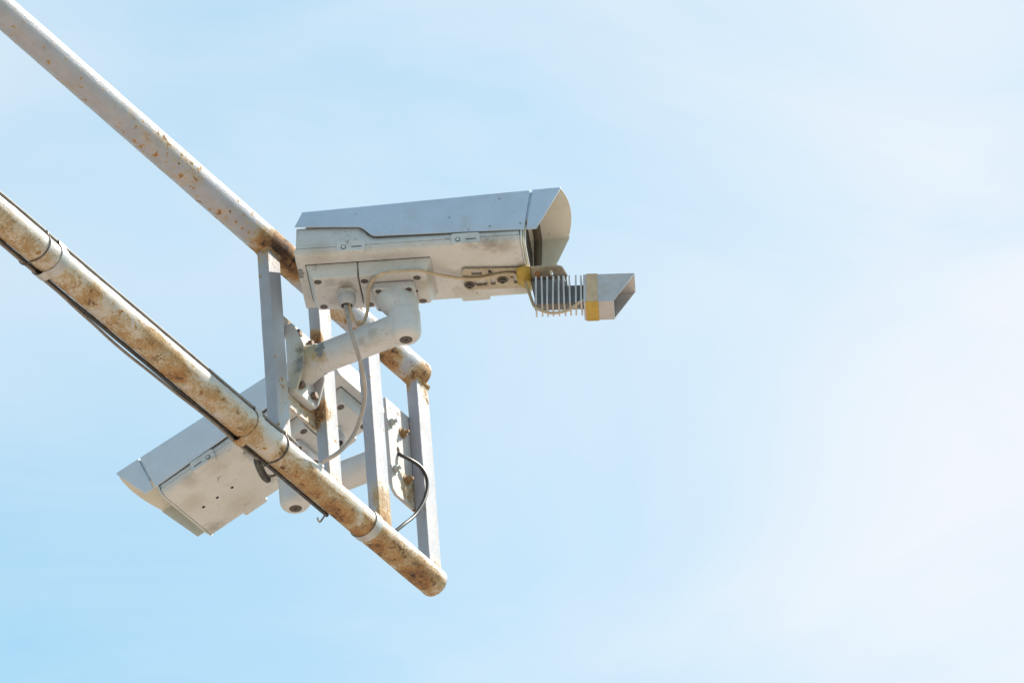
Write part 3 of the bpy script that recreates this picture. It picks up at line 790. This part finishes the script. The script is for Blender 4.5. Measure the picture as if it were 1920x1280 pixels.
# square hood with slanted mouth
def frustum(bm, r0, x0, x1t, x1b, h):
    """open square tube, top edge longer than the bottom"""
    q = ((-h, h), (h, h), (h, -h), (-h, -h))
    return [[V(x0, y, z) for y, z in q], [V((x1t if z > 0 else x1b), y, z) for y, z in q]]
bm = bmesh.new()
A = frustum(bm, 0, 78, 159, 125, 26)
B = frustum(bm, 0, 81, 158, 124.4, 23.8)
rs = [[bm.verts.new(p) for p in r_] for r_ in (A[0], A[1], [p for p in (V(158.6, -23.8, 23.8), V(158.6, 23.8, 23.8), V(125.6, 23.8, -23.8), V(125.6, -23.8, -23.8))], B[0])]
for a, b in zip(rs, rs[1:]):
    for i in range(4):
        j = (i + 1) % 4; bm.faces.new((a[i], a[j], b[j], b[i]))
bm.faces.new(rs[0][::-1]); bm.faces.new(rs[-1])
finish('lamp_hood', bm, M['galv'], lamp, 20, .0005)
bm = bmesh.new(); box(bm, 81.2, 86, -23.5, 23.5, -23.5, 23.5); finish('lamp_face', bm, M['dark_in'], lamp, 0)
# tape round the hood: faded on the sides, yellow underneath
def tape(name, x0, x1, mat, which, parent):
    bm = bmesh.new(); h = 26.0
    q = {'sides': [(h + .45, -h), (h + .45, h + .45), (-h - .45, h + .45), (-h - .45, -h)], 'under': [(-h - .5, -h + .2), (-h - .5, -h - .5), (h + .5, -h - .5), (h + .5, -h + .2)]}[which]
    rows = []
    for k in range(9):
        pass
    vs0 = [[V(x0 + .8 * mnoise.noise(Vector((y * .2, z * .2, 0))), y, z), V(x1 + .8 * mnoise.noise(Vector((y * .2, z * .2, 4))), y, z)] for y, z in q]
    loft(bm, vs0, False, False)
    o = finish(name, bm, mat, parent, 0); s_ = o.modifiers.new('t', 'SOLIDIFY'); s_.thickness = .0004; s_.offset = 1
    return o
tape('tape_band', 83, 100.5, M['tape_faded'], 'sides', lamp)
tp = tape('tape_band', 81.5, 101.2, M['tape'], 'under', lamp); tp['label'] = 'yellow tape on the underside'
# tape wrapped round cable and plate
bm = bmesh.new()
q = [V(187, -15, -21.5), V(197, -17, -20), V(208, -15, -19), V(207, 10, -23), V(203, 44, -23), V(195, 40, -24), V(184, 24, -24), V(185, 4, -25.5)]
q = [iL @ p for p in q]
cc = iL @ V(196, 10, -26.5)
a = [bm.verts.new(p) for p in q]; c_ = bm.verts.new(cc)
for i in range(len(a)): bm.faces.new((a[i], a[(i + 1) % len(a)], c_))
tw = finish('tape_wrap', bm, M['tape'], lamp, 60); s_ = tw.modifiers.new('t', 'SOLIDIFY'); s_.thickness = .0012; s_.offset = 1
tw['label'] = 'yellow tape holding cable to plate'
bm = bmesh.new(); P_ = spline([V(*p) for p in ((198, 14, -30), (206, 4, -62), (213, -6, -88), (222, -12, -100), (238, -10, -106), (254, -8, -105), (270, -8, -100), (284, -10, -90), (292, -10, -86))], 6)
tube(bm, [iL @ p for p in P_], .0024, 10); finish('lead_wire', bm, M['cable_tan'], lamp, 60)

# ------------------------------------------------------------------ loose cables of the cameras
pts = spline([CM1 @ V(-85, -4, -54), CM1 @ V(-85, -4, -60)] + [Wv(*p) for p in ((115, 37, 233), (123, 33, 189), (123, 49, 160), (115, 74, 139), (101, 99, 123), (81, 118, 101), (59, 123, 72), (43, 106, 42), (20, 99, 31), (-4, 101, 27), (-18, 104, 18))], 8)
cable('cable', pts, 3.4, M['cable_grey'], 'long grey cable looping down from the upper camera gland to the lower pipe', n=12)
pts = spline([CM1 @ V(*p) for p in ((-80, -4, -54), (-79, -5, -62), (-75, 6, -80), (-66, 15, -87), (-57, 13, -82), (-51, 5, -66), (-49, -8, -50), (-45, -24, -44), (-34, -44, -42), (-18, -54, -40), (7, -55, -39), (36, -49, -36), (56, -27, -29), (77, -5, -21), (100, 4, -20.5), (127, 7, -20.5), (148, 2, -20.5), (174, -1, -20.5), (192, 8, -22))], 6)
cable('cable', pts, 2.6, M['cable_tan'], 'thin tan cable arching from the gland along the upper camera underside to the lamp', n=12)
pts = spline([Wv(*p) for p in ((-24, 396, 219), (-12, 395, 216), (-4, 395, 208), (4, 408, 204), (10, 427, 199), (14, 437, 184), (14, 438, 161), (12, 426, 130), (6, 405, 96), (2, 375, 65), (-6, 353, 40), (-14, 340, 22))], 8)
cable('cable', pts, 3.0, M['cable_black'], 'black cable looping from the plate slot past the last post to the lower pipe', n=12)
